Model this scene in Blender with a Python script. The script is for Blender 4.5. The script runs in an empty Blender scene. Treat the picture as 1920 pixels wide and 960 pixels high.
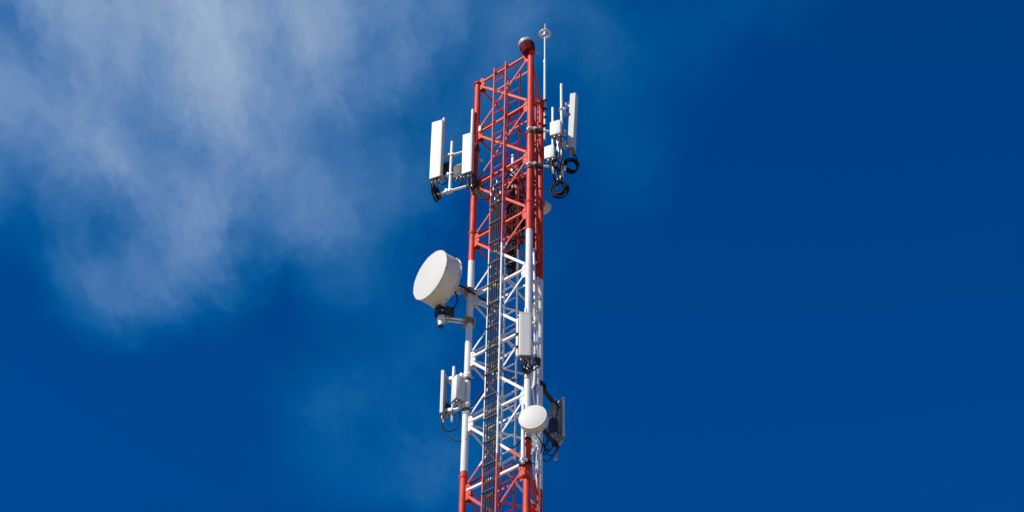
import bpy, bmesh, math, random
from mathutils import Vector, Matrix
random.seed(7)
S = bpy.context.scene
COL = S.collection
PI = math.pi
V = Vector
R_ = math.radians

# ------------------------------------------------------------------ camera (solved from the mast's legs)
FPX = 3726.3
PITCH, ROLL = 0.758083, 0.0177576
CAM = V((0, 0, 1.6))
Fw = V((0, math.cos(PITCH), math.sin(PITCH)))
U0 = V((0, -math.sin(PITCH), math.cos(PITCH)))
X0 = V((1, 0, 0))
Rt = X0 * math.cos(ROLL) + U0 * math.sin(ROLL)
Up = U0 * math.cos(ROLL) - X0 * math.sin(ROLL)
cam_d = bpy.data.cameras.new('camera')
cam = bpy.data.objects.new('camera', cam_d)
COL.objects.link(cam)
m = Matrix((Rt, Up, -Fw)).transposed().to_4x4()
m.translation = CAM
cam.matrix_world = m
cam_d.sensor_width = 36
cam_d.lens = FPX / 1920 * 36
cam_d.clip_start = 0.1
cam_d.clip_end = 6000
S.camera = cam


def at(px, py, y):
    """point of the place seen at a photo pixel, on the vertical plane y metres from the viewer"""
    d = Fw * FPX + Rt * (px - 960) + Up * (480 - py)
    return CAM + d * (y / d.y)


def zat(x, y, py):
    """height at which the plumb line through (x, y) crosses a photo row"""
    v = (480 - py) / FPX
    q = V((x, y, 0))
    return CAM.z + (v * Fw.dot(q) - Up.dot(q)) / (Up.z - v * Fw.z)


# ------------------------------------------------------------------ materials
def mat(name, col, rough=0.5, metal=0.0, vary=0.06, scale=6.0, bump=0.0, dirt=0.0, dirtcol=(0.12, 0.09, 0.06), spec=0.5, coat=0.0):
    M = bpy.data.materials.new(name)
    M.use_nodes = True
    nt = M.node_tree
    N, Lk = nt.nodes, nt.links
    b = N['Principled BSDF']
    b.inputs['Roughness'].default_value = rough
    b.inputs['Metallic'].default_value = metal
    b.inputs['Specular IOR Level'].default_value = spec
    tc = N.new('ShaderNodeTexCoord')
    n1 = N.new('ShaderNodeTexNoise')
    n1.inputs['Scale'].default_value = scale
    n1.inputs['Detail'].default_value = 5
    Lk.new(tc.outputs['Object'], n1.inputs['Vector'])
    mr = N.new('ShaderNodeMapRange')
    mr.inputs['From Min'].default_value = 0.3
    mr.inputs['From Max'].default_value = 0.7
    mr.inputs['To Min'].default_value = 1 - vary
    mr.inputs['To Max'].default_value = 1 + vary
    Lk.new(n1.outputs['Fac'], mr.inputs['Value'])
    mx = N.new('ShaderNodeVectorMath')
    mx.operation = 'SCALE'
    mx.inputs[0].default_value = col
    Lk.new(mr.outputs[0], mx.inputs['Scale'])
    out = mx.outputs[0]
    if dirt > 0:
        mp = N.new('ShaderNodeMapping')
        mp.inputs['Scale'].default_value = (14, 14, 1.6)
        Lk.new(tc.outputs['Object'], mp.inputs['Vector'])
        n2 = N.new('ShaderNodeTexNoise')
        n2.inputs['Scale'].default_value = 1.0
        n2.inputs['Detail'].default_value = 7
        n2.inputs['Roughness'].default_value = 0.65
        Lk.new(mp.outputs[0], n2.inputs['Vector'])
        r2 = N.new('ShaderNodeMapRange')
        r2.inputs['From Min'].default_value = 0.55
        r2.inputs['From Max'].default_value = 0.8
        r2.inputs['To Max'].default_value = dirt
        Lk.new(n2.outputs['Fac'], r2.inputs['Value'])
        mm = N.new('ShaderNodeMix')
        mm.data_type = 'RGBA'
        Lk.new(r2.outputs[0], mm.inputs['Factor'])
        Lk.new(out, mm.inputs[6])
        mm.inputs[7].default_value = (*dirtcol, 1)
        out = mm.outputs[2]
    Lk.new(out, b.inputs['Base Color'])
    if bump > 0:
        bp = N.new('ShaderNodeBump')
        bp.inputs['Strength'].default_value = bump
        bp.inputs['Distance'].default_value = 0.01
        Lk.new(n1.outputs['Fac'], bp.inputs['Height'])
        Lk.new(bp.outputs[0], b.inputs['Normal'])
    return M


WHITE = (0.74, 0.73, 0.695)
RED = (0.72, 0.088, 0.032)
M_WHITE = mat('white_paint', WHITE, 0.45, dirt=0.45, dirtcol=(0.33, 0.29, 0.24), vary=0.05)
M_REDP = mat('red_paint', RED, 0.42, dirt=0.35, dirtcol=(0.30, 0.035, 0.02), vary=0.12)
M_DRED = mat('shade_toned_red_paint', (0.13, 0.005, 0.006), 0.65, spec=0.15, dirt=0.3, dirtcol=(0.12, 0.02, 0.015))  # lamp housing red, darkened so the colour carries its underside shade
M_RADOME = mat('radome_plastic', (0.61, 0.59, 0.525), 0.5, vary=0.05, scale=2.0, dirt=0.4, dirtcol=(0.5, 0.46, 0.38))
M_DISHF = mat('dish_cover', (0.58, 0.565, 0.52), 0.55, vary=0.05, scale=1.5, dirt=0.30, dirtcol=(0.58, 0.50, 0.38))
M_DRUM = mat('dish_drum', (0.66, 0.625, 0.53), 0.5, vary=0.06, scale=4.0, dirt=0.4, dirtcol=(0.40, 0.35, 0.27))
M_CAP = mat('grey_plastic', (0.16, 0.16, 0.155), 0.55)
M_RRU = mat('radio_casting', (0.70, 0.69, 0.63), 0.45, vary=0.04, dirt=0.25, dirtcol=(0.45, 0.4, 0.32))
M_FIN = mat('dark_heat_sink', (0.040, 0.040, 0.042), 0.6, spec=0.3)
M_GALV = mat('galvanised_steel', (0.60, 0.61, 0.62), 0.42, metal=0.35, vary=0.14, scale=16, dirt=0.3, dirtcol=(0.34, 0.32, 0.3))
M_ALU = mat('weathered_aluminium', (0.42, 0.425, 0.43), 0.45, metal=0.3, vary=0.10, scale=9)
M_RUST = mat('rusty_clamp_steel', (0.30, 0.19, 0.11), 0.7, metal=0.1, vary=0.3, scale=25)
M_CLAMP = mat('dark_clamp_steel', (0.028, 0.026, 0.025), 0.6, metal=0.0, spec=0.3, vary=0.2)
M_BLACK = mat('black_cable_sheath', (0.008, 0.008, 0.010), 0.6, vary=0.1, spec=0.15)
M_DCON = mat('shade_darkened_red', (0.24, 0.012, 0.010), 0.5, dirt=0.4, dirtcol=(0.16, 0.015, 0.012), vary=0.15)  # red darkened to put the shade inside the mast into the colour
M_PALE = mat('pale_coated_steel', (0.50, 0.54, 0.57), 0.4, vary=0.03)
M_BACK = mat('warm_grey_back_plate', (0.27, 0.25, 0.21), 0.7, vary=0.15, dirt=0.4)  # darker, warmer grey than the other back plates, with dirt streaks
M_CONC = mat('concrete', (0.36, 0.35, 0.33), 0.9, vary=0.15, bump=0.4)
M_GLASS = mat('lamp_glass', (0.50, 0.51, 0.52), 0.25, metal=0.2, vary=0.03, spec=0.9)

# mast geometry -----------------------------------------------------
ZTOP = CAM.z + 33.17854
H = 1.604619
LEG = {'L': V((-0.821649, 29.513129, 0)), 'R': V((0.336740, 28.560167, 0)), 'B': V((0.582835, 30.039842, 0))}
CEN = (LEG['L'] + LEG['R'] + LEG['B']) / 3
LR = 0.068


def lev(n):
    return ZTOP - H * n


Z1 = lev(3.380)
BAND = (6.717 - 3.380) * H


def banded():
    """mast paint: red and white bands by height, worn a little"""
    M = mat('banded_mast_paint', WHITE, 0.5, spec=0.22, vary=0.05, dirt=0.4, dirtcol=(0.34, 0.30, 0.25))
    nt = M.node_tree
    N, Lk = nt.nodes, nt.links
    b = N['Principled BSDF']
    white = b.inputs['Base Color'].links[0].from_socket
    g = N.new('ShaderNodeNewGeometry')
    sp = N.new('ShaderNodeSeparateXYZ')
    Lk.new(g.outputs['Position'], sp.inputs[0])
    n0 = N.new('ShaderNodeTexNoise')
    n0.inputs['Scale'].default_value = 12
    ad = N.new('ShaderNodeMath'); ad.operation = 'MULTIPLY_ADD'
    ad.inputs[1].default_value = 0.05; ad.inputs[2].default_value = -Z1 - 0.025
    Lk.new(n0.outputs['Fac'], ad.inputs[0])
    a2 = N.new('ShaderNodeMath'); a2.operation = 'ADD'
    Lk.new(sp.outputs['Z'], a2.inputs[0]); Lk.new(ad.outputs[0], a2.inputs[1])
    mi = N.new('ShaderNodeMath'); mi.operation = 'MINIMUM'; mi.inputs[1].default_value = BAND * 0.98
    Lk.new(a2.outputs[0], mi.inputs[0])
    dv = N.new('ShaderNodeMath'); dv.operation = 'DIVIDE'; dv.inputs[1].default_value = 2 * BAND
    Lk.new(mi.outputs[0], dv.inputs[0])
    fr = N.new('ShaderNodeMath'); fr.operation = 'FLOORED_MODULO'; fr.inputs[1].default_value = 1.0
    Lk.new(dv.outputs[0], fr.inputs[0])
    lt = N.new('ShaderNodeMath'); lt.operation = 'LESS_THAN'; lt.inputs[1].default_value = 0.5
    Lk.new(fr.outputs[0], lt.inputs[0])
    tc = N.new('ShaderNodeTexCoord')
    n2 = N.new('ShaderNodeTexNoise'); n2.inputs['Scale'].default_value = 5; n2.inputs['Detail'].default_value = 6
    Lk.new(tc.outputs['Object'], n2.inputs['Vector'])
    cr = N.new('ShaderNodeValToRGB')
    cr.color_ramp.elements[0].position = 0.3; cr.color_ramp.elements[0].color = (0.50, 0.036, 0.015, 1)
    cr.color_ramp.elements[1].position = 0.7; cr.color_ramp.elements[1].color = (0.70, 0.066, 0.025, 1)
    Lk.new(n2.outputs['Fac'], cr.inputs[0])
    mx = N.new('ShaderNodeMix'); mx.data_type = 'RGBA'
    Lk.new(lt.outputs[0], mx.inputs['Factor']); Lk.new(white, mx.inputs[6]); Lk.new(cr.outputs[0], mx.inputs[7])
    # grime runs and small chips with rust showing
    mp = N.new('ShaderNodeMapping'); mp.inputs['Scale'].default_value = (22, 22, 1.3)
    Lk.new(tc.outputs['Object'], mp.inputs['Vector'])
    n3 = N.new('ShaderNodeTexNoise'); n3.inputs['Scale'].default_value = 1.0; n3.inputs['Detail'].default_value = 8; n3.inputs['Roughness'].default_value = 0.65
    Lk.new(mp.outputs[0], n3.inputs['Vector'])
    r3 = N.new('ShaderNodeMapRange'); r3.inputs['From Min'].default_value = 0.54; r3.inputs['From Max'].default_value = 0.78; r3.inputs['To Max'].default_value = 0.55
    Lk.new(n3.outputs['Fac'], r3.inputs['Value'])
    m3 = N.new('ShaderNodeMix'); m3.data_type = 'RGBA'
    Lk.new(r3.outputs[0], m3.inputs['Factor']); Lk.new(mx.outputs[2], m3.inputs[6]); m3.inputs[7].default_value = (0.20, 0.11, 0.075, 1)
    n4 = N.new('ShaderNodeTexNoise'); n4.inputs['Scale'].default_value = 26; n4.inputs['Detail'].default_value = 4
    Lk.new(tc.outputs['Object'], n4.inputs['Vector'])
    r4 = N.new('ShaderNodeMapRange'); r4.inputs['From Min'].default_value = 0.665; r4.inputs['From Max'].default_value = 0.69; r4.inputs['To Max'].default_value = 0.8
    Lk.new(n4.outputs['Fac'], r4.inputs['Value'])
    m4 = N.new('ShaderNodeMix'); m4.data_type = 'RGBA'
    Lk.new(r4.outputs[0], m4.inputs['Factor']); Lk.new(m3.outputs[2], m4.inputs[6]); m4.inputs[7].default_value = (0.16, 0.07, 0.04, 1)
    Lk.new(m4.outputs[2], b.inputs['Base Color'])
    return M


M_BAND = banded()


# ------------------------------------------------------------------ mesh builder
def frame(d, hint=None):
    d = d.normalized()
    h = hint if hint is not None else (V((0, 0, 1)) if abs(d.z) < 0.95 else V((1, 0, 0)))
    a = (h - d * h.dot(d))
    if a.length < 1e-6:
        a = d.orthogonal()
    a.normalize()
    return d, a, d.cross(a)


class MB:
    def __init__(self):
        self.v = []
        self.f = []

    def add(self, vs, fs):
        o = len(self.v)
        self.v += [V(x) for x in vs]
        self.f += [tuple(i + o for i in f) for f in fs]
        return self

    def tube(self, p0, p1, r, n=14, r2=None, cap=True):
        p0, p1 = V(p0), V(p1)
        r2 = r if r2 is None else r2
        d, a, b = frame(p1 - p0)
        vs = []
        for p, rr in ((p0, r), (p1, r2)):
            for i in range(n):
                t = 2 * PI * i / n
                vs.append(p + (a * math.cos(t) + b * math.sin(t)) * rr)
        fs = [(i, (i + 1) % n, n + (i + 1) % n, n + i) for i in range(n)]
        if cap:
            fs += [tuple(range(n - 1, -1, -1)), tuple(range(n, 2 * n))]
        return self.add(vs, fs)

    def path(self, pts, r, n=8, closed=False, smooth=0):
        pts = [V(p) for p in pts]
        for _ in range(smooth):
            q = [pts[0]]
            for i in range(len(pts) - 1):
                q.append(pts[i] * 0.75 + pts[i + 1] * 0.25)
                q.append(pts[i] * 0.25 + pts[i + 1] * 0.75)
            q.append(pts[-1])
            pts = q
        m = len(pts)
        d0, a, b = frame(pts[1] - pts[0])
        vs = []
        for i, p in enumerate(pts):
            if i == 0:
                t = pts[1] - pts[0]
            elif i == m - 1:
                t = pts[-1] - pts[-2]
            else:
                t = pts[i + 1] - pts[i - 1]
            t.normalize()
            a = (a - t * a.dot(t)).normalized()
            b = t.cross(a)
            for k in range(n):
                w = 2 * PI * k / n
                vs.append(p + (a * math.cos(w) + b * math.sin(w)) * r)
        fs = []
        for i in range(m - 1):
            for k in range(n):
                fs.append((i * n + k, i * n + (k + 1) % n, (i + 1) * n + (k + 1) % n, (i + 1) * n + k))
        fs += [tuple(range(n - 1, -1, -1)), tuple(range((m - 1) * n, m * n))]
        return self.add(vs, fs)

    def box(self, c, ax, dims, bev=0.0, seg=1):
        bm = bmesh.new()
        bmesh.ops.create_cube(bm, size=1.0)
        for v in bm.verts:
            v.co = V((v.co.x * dims[0], v.co.y * dims[1], v.co.z * dims[2]))
        if bev > 0:
            bmesh.ops.bevel(bm, geom=bm.edges[:], offset=bev, segments=seg, affect='EDGES', profile=0.5)
        bm.verts.index_update()
        c = V(c)
        vs = [c + ax[0] * v.co.x + ax[1] * v.co.y + ax[2] * v.co.z for v in bm.verts]
        fs = [tuple(v.index for v in f.verts) for f in bm.faces]
        bm.free()
        if ax[0].cross(ax[1]).dot(ax[2]) < 0:
            fs = [tuple(reversed(f)) for f in fs]
        return self.add(vs, fs)

    def prism(self, poly, o, a, b, d):
        """polygon (2-D, in axes a,b from o) pushed along vector d"""
        n = len(poly)
        vs = [o + a * x + b * y for x, y in poly] + [o + a * x + b * y + d for x, y in poly]
        fs = [(i, (i + 1) % n, n + (i + 1) % n, n + i) for i in range(n)]
        fs += [tuple(range(n - 1, -1, -1)), tuple(range(n, 2 * n))]
        return self.add(vs, fs)

    def angle(self, p0, p1, w, t, inward, flip=False):
        """an L-section bar: one flange in the face, one flange pointing inward"""
        d = (p1 - p0).normalized()
        e2 = (inward - d * inward.dot(d)).normalized()
        e1 = d.cross(e2)
        if e1.z < 0:
            e1 = -e1
        if flip:
            e1 = -e1
        h = w / 2
        poly = [(h, 0), (h, t), (-h + t, t), (-h + t, w), (-h, w), (-h, 0)]
        return self.prism(poly, p0, e1, e2, p1 - p0)

    def lathe(self, o, axis, prof, n=40):
        d, a, b = frame(axis)
        vs = []
        for r, h in prof:
            for i in range(n):
                t = 2 * PI * i / n
                vs.append(o + d * h + (a * math.cos(t) + b * math.sin(t)) * max(r, 1e-4))
        fs = []
        for j in range(len(prof) - 1):
            for i in range(n):
                fs.append((j * n + i, j * n + (i + 1) % n, (j + 1) * n + (i + 1) % n, (j + 1) * n + i))
        fs += [tuple(range(n - 1, -1, -1)), tuple(range((len(prof) - 1) * n, len(prof) * n))]
        return self.add(vs, fs)

    def build(self, name, material, parent=None, smooth=True, ang=35):
        org = parent_world(parent) if parent else V((0, 0, 0))
        me = bpy.data.meshes.new(name)
        me.from_pydata([v - org for v in self.v], [], self.f)
        me.validate()
        bm = bmesh.new(); bm.from_mesh(me)
        bmesh.ops.recalc_face_normals(bm, faces=bm.faces[:])
        bm.to_mesh(me); bm.free()
        if smooth:
            me.polygons.foreach_set('use_smooth', [True] * len(me.polygons))
            me.set_sharp_from_angle(angle=R_(ang))
        me.materials.append(material)
        o = bpy.data.objects.new(name, me)
        COL.objects.link(o)
        if parent:
            o.parent = parent
        return o


def parent_world(p):
    w = V((0, 0, 0))
    while p:
        w = w + p.location
        p = p.parent
    return w


def tag(o, label, cat, group=None):
    o['label'] = label
    o['category'] = cat
    if group:
        o['group'] = group
    return o


def thing(name, loc, label, cat, group=None):
    o = bpy.data.objects.new(name, None)
    o.empty_display_size = 0.1
    COL.objects.link(o)
    o.location = loc
    return tag(o, label, cat, group)


def axes(a):
    """facing a degrees to the viewer's left: (sideways, outward, up)"""
    a = R_(a)
    return V((math.cos(a), -math.sin(a), 0)), V((-math.sin(a), -math.cos(a), 0)), V((0, 0, 1))


ZUP = V((0, 0, 1))

# ------------------------------------------------------------------ ground
g = MB().add([(-3000, -3000, 0), (3000, -3000, 0), (3000, 3000, 0), (-3000, 3000, 0)], [(0, 1, 2, 3)])
M_GROUND = mat('dry_ground', (0.28, 0.23, 0.16), 0.95, vary=0.25, scale=0.3, bump=0.3)
go = g.build('ground', M_GROUND, None, False)
go['kind'] = 'structure'

# ------------------------------------------------------------------ the lattice mast
tower = thing('lattice_tower', V((CEN.x, CEN.y, 0.4)), 'tall three legged lattice mast painted in red and white bands', 'tower')
NLV = 21
for k in 'LRB':
    p = LEG[k]
    mb = MB()
    mb.tube(p + ZUP * 0.35, p + ZUP * (ZTOP + 0.03), LR, 24)
    leg = mb.build('leg', M_BAND, tower)
    for fl in (2.88, 6.79, 10.7, 14.6, 18.5):
        z = lev(fl)
        f = MB()
        f.lathe(p + ZUP * (z - 0.045), ZUP, [(LR + .002, 0.0), (0.084, .022), (0.084, 0.041), (0.082, .0425), (0.082, .0475), (0.084, .049), (0.084, 0.068), (LR + .002, 0.09)], 20)
        for i in range(8):
            t = 2 * PI * i / 8
            q = p + V((math.cos(t), math.sin(t), 0)) * 0.078
            f.tube(q + ZUP * (z - 0.035), q + ZUP * (z + 0.035), 0.007, 6)
        f.build('flange', M_BAND, leg)
    f = MB()
    f.lathe(p + ZUP * (ZTOP - 0.012), ZUP, [(LR + .003, 0), (0.10, 0), (0.10, 0.02), (LR + .003, .02)], 20)
    for i in range(6):
        t = 2 * PI * i / 6
        q = p + V((math.cos(t), math.sin(t), 0)) * 0.086
        f.tube(q + ZUP * (ZTOP - 0.03), q + ZUP * (ZTOP + 0.025), 0.008, 6)
    f.build('flange', M_BAND, leg)

FACES = [('L', 'R'), ('L', 'B'), ('B', 'R')]
lower = MB()
for (ka, kb) in FACES:
    A, Bp = LEG[ka], LEG[kb]
    e = (Bp - A).normalized()
    inn = (CEN - (A + Bp) / 2).normalized()
    front = (ka, kb) == ('L', 'R')
    for n in range(NLV):
        zA, zB = lev(n), lev(n + 1)
        sh = 0.13
        jobs = [('horizontal_brace', A + e * .085 + ZUP * zA, Bp - e * .085 + ZUP * zA, 0.046, -0.016),
                ('diagonal_brace', A + e * .10 + ZUP * (zA - sh), Bp - e * .10 + ZUP * (zB + sh), 0.052, -0.016),
                ('diagonal_brace', Bp - e * .10 + ZUP * (zA - sh * .7), A + e * .10 + ZUP * (zB + sh * 1.4), 0.038, 0.010)]
        for j, (nm, p0, p1, w, off) in enumerate(jobs):
            p0 = p0 + inn * off
            p1 = p1 + inn * off
            if n < 8:
                m_ = M_BAND
                if n == 7 and j == 0 and front:
                    m_ = M_WHITE
                if n == 6 and j == 1 and ka == 'L' and kb == 'B':
                    m_ = M_WHITE
                MB().angle(p0, p1, w, 0.007, inn, flip=(j == 2)).build(nm, m_, tower, False)
            else:
                lower.angle(p0, p1, w, 0.007, inn, flip=(j == 2))
        for (P, d) in ((A, e), (Bp, -e)):
            poly = [(0.055, 0.13), (0.13, 0.13), (0.185, 0.04), (0.185, -.15), (0.13, -0.22), (0.055, -0.22)]
            gq = MB()
            gq.prism(poly, P + ZUP * zA - inn * 0.006, d, ZUP, inn * 0.012)
            for bx, bz in ((.14, 0.03), (.165, -0.02), (.14, -.11), (.165, -0.14), (0.11, 0.08)):
                q = P + d * bx + ZUP * (zA + bz)
                gq.tube(q - inn * 0.022, q + inn * 0.022, 0.0095, 6)
            if n < 8:
                gq.build('gusset_plate', M_BAND, tower, False)
            else:
                lower.add(gq.v, gq.f)
        # bolted packing plate where the two diagonals cross
        mid = (A + Bp) / 2 + ZUP * ((zA + zB) / 2 + 0.02)
        cp = MB()
        cp.box(mid - inn * 0.002, (e, inn, ZUP), (0.075, 0.022, 0.085))
        cp.tube(mid - inn * .03, mid + inn * .03, 0.010, 6)
        if n < 8:
            cp.build('crossing_plate', M_BAND, tower, False)
        else:
            lower.add(cp.v, cp.f)
eF = (LEG['R'] - LEG['L']).normalized()
iF = (CEN - (LEG['L'] + LEG['R']) / 2).normalized()
for n in range(NLV):
    wd = 0.40
    half = 0.75 - wd * math.tan(R_(30))
    m0 = (LEG['L'] + LEG['R']) / 2 + iF * wd + ZUP * (lev(n) + 0.035)
    if n < 8:
        MB().angle(m0 - eF * half, m0 + eF * half, 0.042, 0.006, iF, flip=True).build('inner_brace', M_BAND, tower, False)
    else:
        lower.angle(m0 - eF * half, m0 + eF * half, 0.042, 0.006, iF, flip=True)
lo = lower.build('lower_lattice', M_BAND, tower, False)
lo['kind'] = 'stuff'

pad = MB().box(V((CEN.x, CEN.y, 0.2)), (X0, V((0, 1, 0)), ZUP), (3.4, 3.4, 0.4), 0.03)
tag(pad.build('concrete_foundation', M_CONC), 'square concrete foundation block under the mast', 'foundation')

# ------------------------------------------------------------------ cable ladder on the front-left face, climbing ladder inside
eLR = (LEG['R'] - LEG['L']).normalized()
iLR = (CEN - (LEG['L'] + LEG['R']) / 2).normalized()


def onface(s, off, z):
    return LEG['L'] + eLR * s + iLR * off + ZUP * z


def ladder(name, s0, s1, off, zt, label, cat, pitch, rr, material, flat):
    t = thing(name, onface((s0 + s1) / 2, off, 0.4), label, cat)
    for s in (s0, s1):
        mb = MB()
        c = onface(s, off, (zt + 0.4) / 2)
        if flat:
            mb.box(c, (eLR, iLR, ZUP), (0.030, 0.032, zt - 0.4), 0.003)
        else:
            mb.box(c, (eLR, iLR, ZUP), (0.022, 0.05, zt - 0.4), 0.004)
        mb.build('rail', material, t, False)
    z = zt - 0.12
    rm = None
    low = MB()
    while z > 0.6:
        p0, p1 = onface(s0 + .016, off, z), onface(s1 - .016, off, z)
        if z > lev(7.9):
            MB().tube(p0, p1, rr, 8).build('rung', material, t)
        else:
            low.tube(p0, p1, rr, 8)
        z -= pitch
    q = low.build('rung', material, t)
    q['kind'] = 'stuff'
    return t


ZCL = ZTOP + 0.13
cl = ladder('cable_ladder', 0.52, 0.845, -0.062, ZCL, 'narrow cable ladder up the front face of the mast with black cables strapped on it', 'cable ladder', 0.345, 0.0135, M_BAND, True)
ld = ladder('climbing_ladder', 0.64, 0.965, 0.30, ZTOP - 0.02, 'climbing ladder with thin rungs running up inside the mast behind the cable ladder', 'ladder', 0.345, 0.014, M_BAND, False)
# black hangers clamping the cables, and small brackets fixing the ladders to the braces
z = lev(2.3)
k = 0
lowh = MB()
while z > 0.8:
    mb = MB()
    mb.box(onface((0.52 + 0.845) / 2 - 0.005, -0.062 - 0.042, z), (eLR, iLR, ZUP), (0.30 + random.uniform(-.02, .03), 0.024, 0.044), 0.004)
    for s in (0.60, 0.66, 0.72, 0.78):
        mb.tube(onface(s, -0.062 - 0.065, z), onface(s, -0.062 - .02, z), 0.009, 6)
    if z > lev(7.8):
        mb.build('cable_hanger', M_CLAMP, cl)
    else:
        lowh.add(mb.v, mb.f)
    z -= 0.575 + random.uniform(-.05, .05)
q = lowh.build('cable_hanger', M_CLAMP, cl)
q['kind'] = 'stuff'
for n in range(8):
    zz = lev(n) + 0.02
    for s in (0.52, 0.845):
        MB().box(onface(s, -0.035, zz), (eLR, iLR, ZUP), (0.052, 0.05, 0.075), 0.004).build('bracket', M_BAND, cl)
    for s in (0.64, 0.965):
        mb = MB()
        mb.box(onface(s, 0.165, zz - 0.03), (eLR, iLR, ZUP), (0.03, 0.30, 0.008))
        mb.build('bracket', M_BAND, ld, False)


# ------------------------------------------------------------------ antenna kit
def panel(px, py0, py1, y, w, dep, a, label, group='panel antennas', tilt=0.0, poleoff=0.16, conns=4, back=None):
    """a panel antenna: (px, py1) is the foot of its front face's middle, py0 the row of its top"""
    W, O, _ = axes(a)
    p = at(px, py1, y)
    z1 = zat(p.x, p.y, py0)
    hgt = z1 - p.z
    c = V((p.x, p.y, p.z))
    UPT = (ZUP * math.cos(R_(tilt)) + O * math.sin(R_(tilt))).normalized()
    OT = W.cross(UPT)
    if OT.dot(O) < 0:
        OT = -OT
    t = thing('panel_antenna', c, label, 'antenna', group)
    prof = []
    h = w / 2
    rr = 0.016
    # closed section: flat back, rounded shoulders, gently bowed front
    pts = [(-h, -dep), (h, -dep)]
    for i in range(5):
        th = i / 4 * PI / 2
        pts.append((h - rr + rr * math.cos(th), -rr + rr * math.sin(th)))
    pts.append((0.30 * w, 0.004)); pts.append((-0.30 * w, 0.004))
    for i in range(5):
        th = PI / 2 + i / 4 * PI / 2
        pts.append((-h + rr + rr * math.cos(th), -rr + rr * math.sin(th)))
    MB().prism(pts, c + UPT * 0.02, W, OT, UPT * (hgt - 0.04)).build('radome', M_RADOME, t, True, 7)
    MB().prism([(x * 1.02, y_ * 1.0 - .001 if y_ < -.05 else y_ + .003) for x, y_ in pts], c, W, OT, UPT * 0.02).build('end_cap', M_CAP, t)
    MB().prism([(x * 1.02, y_ * 1.0 - .001 if y_ < -.05 else y_ + .003) for x, y_ in pts], c + UPT * (hgt - 0.02), W, OT, UPT * 0.02).build('end_cap', M_RADOME, t)
    MB().box(c + UPT * hgt / 2 - OT * (dep + 0.006), (W, OT, UPT), (w * 0.8, 0.012, hgt * 0.94), 0.004).build('back_plate', back or M_ALU, t)
    for i in range(conns):
        q = c + W * (w * 0.62 * (i / (conns - 1) - 0.5) if conns > 1 else 0) - OT * dep * (0.45 + .2 * (i % 2))
        mb = MB()
        mb.tube(q, q - UPT * 0.035, 0.017, 10)
        mb.tube(q - UPT * 0.03, q - UPT * 0.075, 0.013, 10)
        mb.build('connector', M_GALV if i % 2 else M_ALU, t)
    for f in (0.12, 0.86):
        q = c + UPT * hgt * f - OT * (dep + 0.012)
        mb = MB()
        for sx in (-1, 1):
            mb.box(q + W * 0.035 * sx - OT * (poleoff - dep - 0.012) * 0.5, (W, OT, UPT), (0.008, poleoff - dep, 0.07))
        mb.box(q - OT * (poleoff - dep - .0) - OT * 0.0, (W, OT, UPT), (0.10, 0.02, 0.08), 0.004)
        mb.build('bracket', M_GALV, t)
    return t, c, W, OT, UPT, hgt


def radio(c, a, dims, label, group='radio units', fin=True, body=None, finmat=None):
    """remote radio unit: cast box, ribbed heat sink on its back, connectors under it"""
    W, O, _ = axes(a)
    w, d, h = dims
    t = thing('radio_unit', c - ZUP * h / 2, label, 'radio unit', group)
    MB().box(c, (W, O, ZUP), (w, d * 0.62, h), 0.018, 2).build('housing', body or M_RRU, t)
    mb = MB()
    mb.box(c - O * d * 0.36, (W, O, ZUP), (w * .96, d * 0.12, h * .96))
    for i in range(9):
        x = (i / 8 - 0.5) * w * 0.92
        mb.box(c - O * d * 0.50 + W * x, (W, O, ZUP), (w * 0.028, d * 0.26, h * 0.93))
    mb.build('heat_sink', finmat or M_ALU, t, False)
    MB().box(c - ZUP * (h / 2 + 0.008), (W, O, ZUP), (w * .92, d * 0.55, 0.02), 0.004).build('base_plate', M_CAP, t)
    for i in range(4):
        q = c + W * (w * 0.66 * (i / 3 - 0.5)) - ZUP * (h / 2 + 0.01) + O * (0.02 if i % 2 else -0.02)
        MB().tube(q, q - ZUP * 0.045, 0.015, 10).build('connector', M_GALV, t)
    MB().path([c + W * w * -.25 + ZUP * h / 2, c + W * w * -.25 + ZUP * (h / 2 + .05), c + W * w * .25 + ZUP * (h / 2 + .05), c + W * w * .25 + ZUP * h / 2], 0.008, 6).build('handle', M_ALU, t)
    return t


def clampring(p, z, r, m=M_CLAMP, parent=None, name='clamp', ears=None, h=0.05):
    mb = MB()
    q = V((p.x, p.y, z))
    mb.lathe(q - ZUP * h / 2, ZUP, [(r + .002, 0), (r + 0.014, 0), (r + 0.014, h), (r + .002, h)], 18)
    if ears is not None:
        s = V((-ears.y, ears.x, 0))
        mb.box(q + ears * (r + 0.03), (ears, s, ZUP), (0.05, 2 * r + 0.05, h * 1.3), 0.004)
        for k in (-1, 1):
            mb.tube(q + s * k * (r + 0.012) - ears * (r + 0.03), q + s * k * (r + 0.012) + ears * (r + .07), 0.009, 6)
    return mb.build(name, m, parent)


def coil(c, nrm, r, turns, label, group='coiled jumper cables', thick=0.016, tail=None, wob=0.2):
    d, a, b = frame(nrm)
    pts = []
    N = 26 * turns
    for i in range(N + 1):
        t = 2 * PI * i / 26
        k = 1 + wob * (math.sin(i * 0.137) * 0.7 + math.sin(i * 0.051 + r * 40) * 0.6)
        pts.append(c + (a * math.cos(t) + b * math.sin(t)) * r * k + d * (0.034 * (i / 26 - turns / 2) + 0.02 * math.sin(i * 0.21)))
    if tail:
        pts = tail + pts
    o = MB().path(pts, thick, 8).build('cable_coil', M_BLACK)
    return tag(o, label, 'cable', group)


def cable(pts, r, label, group=None, smooth=2, name='jumper_cable', material=None):
    o = MB().path(pts, r, 8, smooth=smooth).build(name, material or M_BLACK)
    return tag(o, label, 'cable', group)


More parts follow.
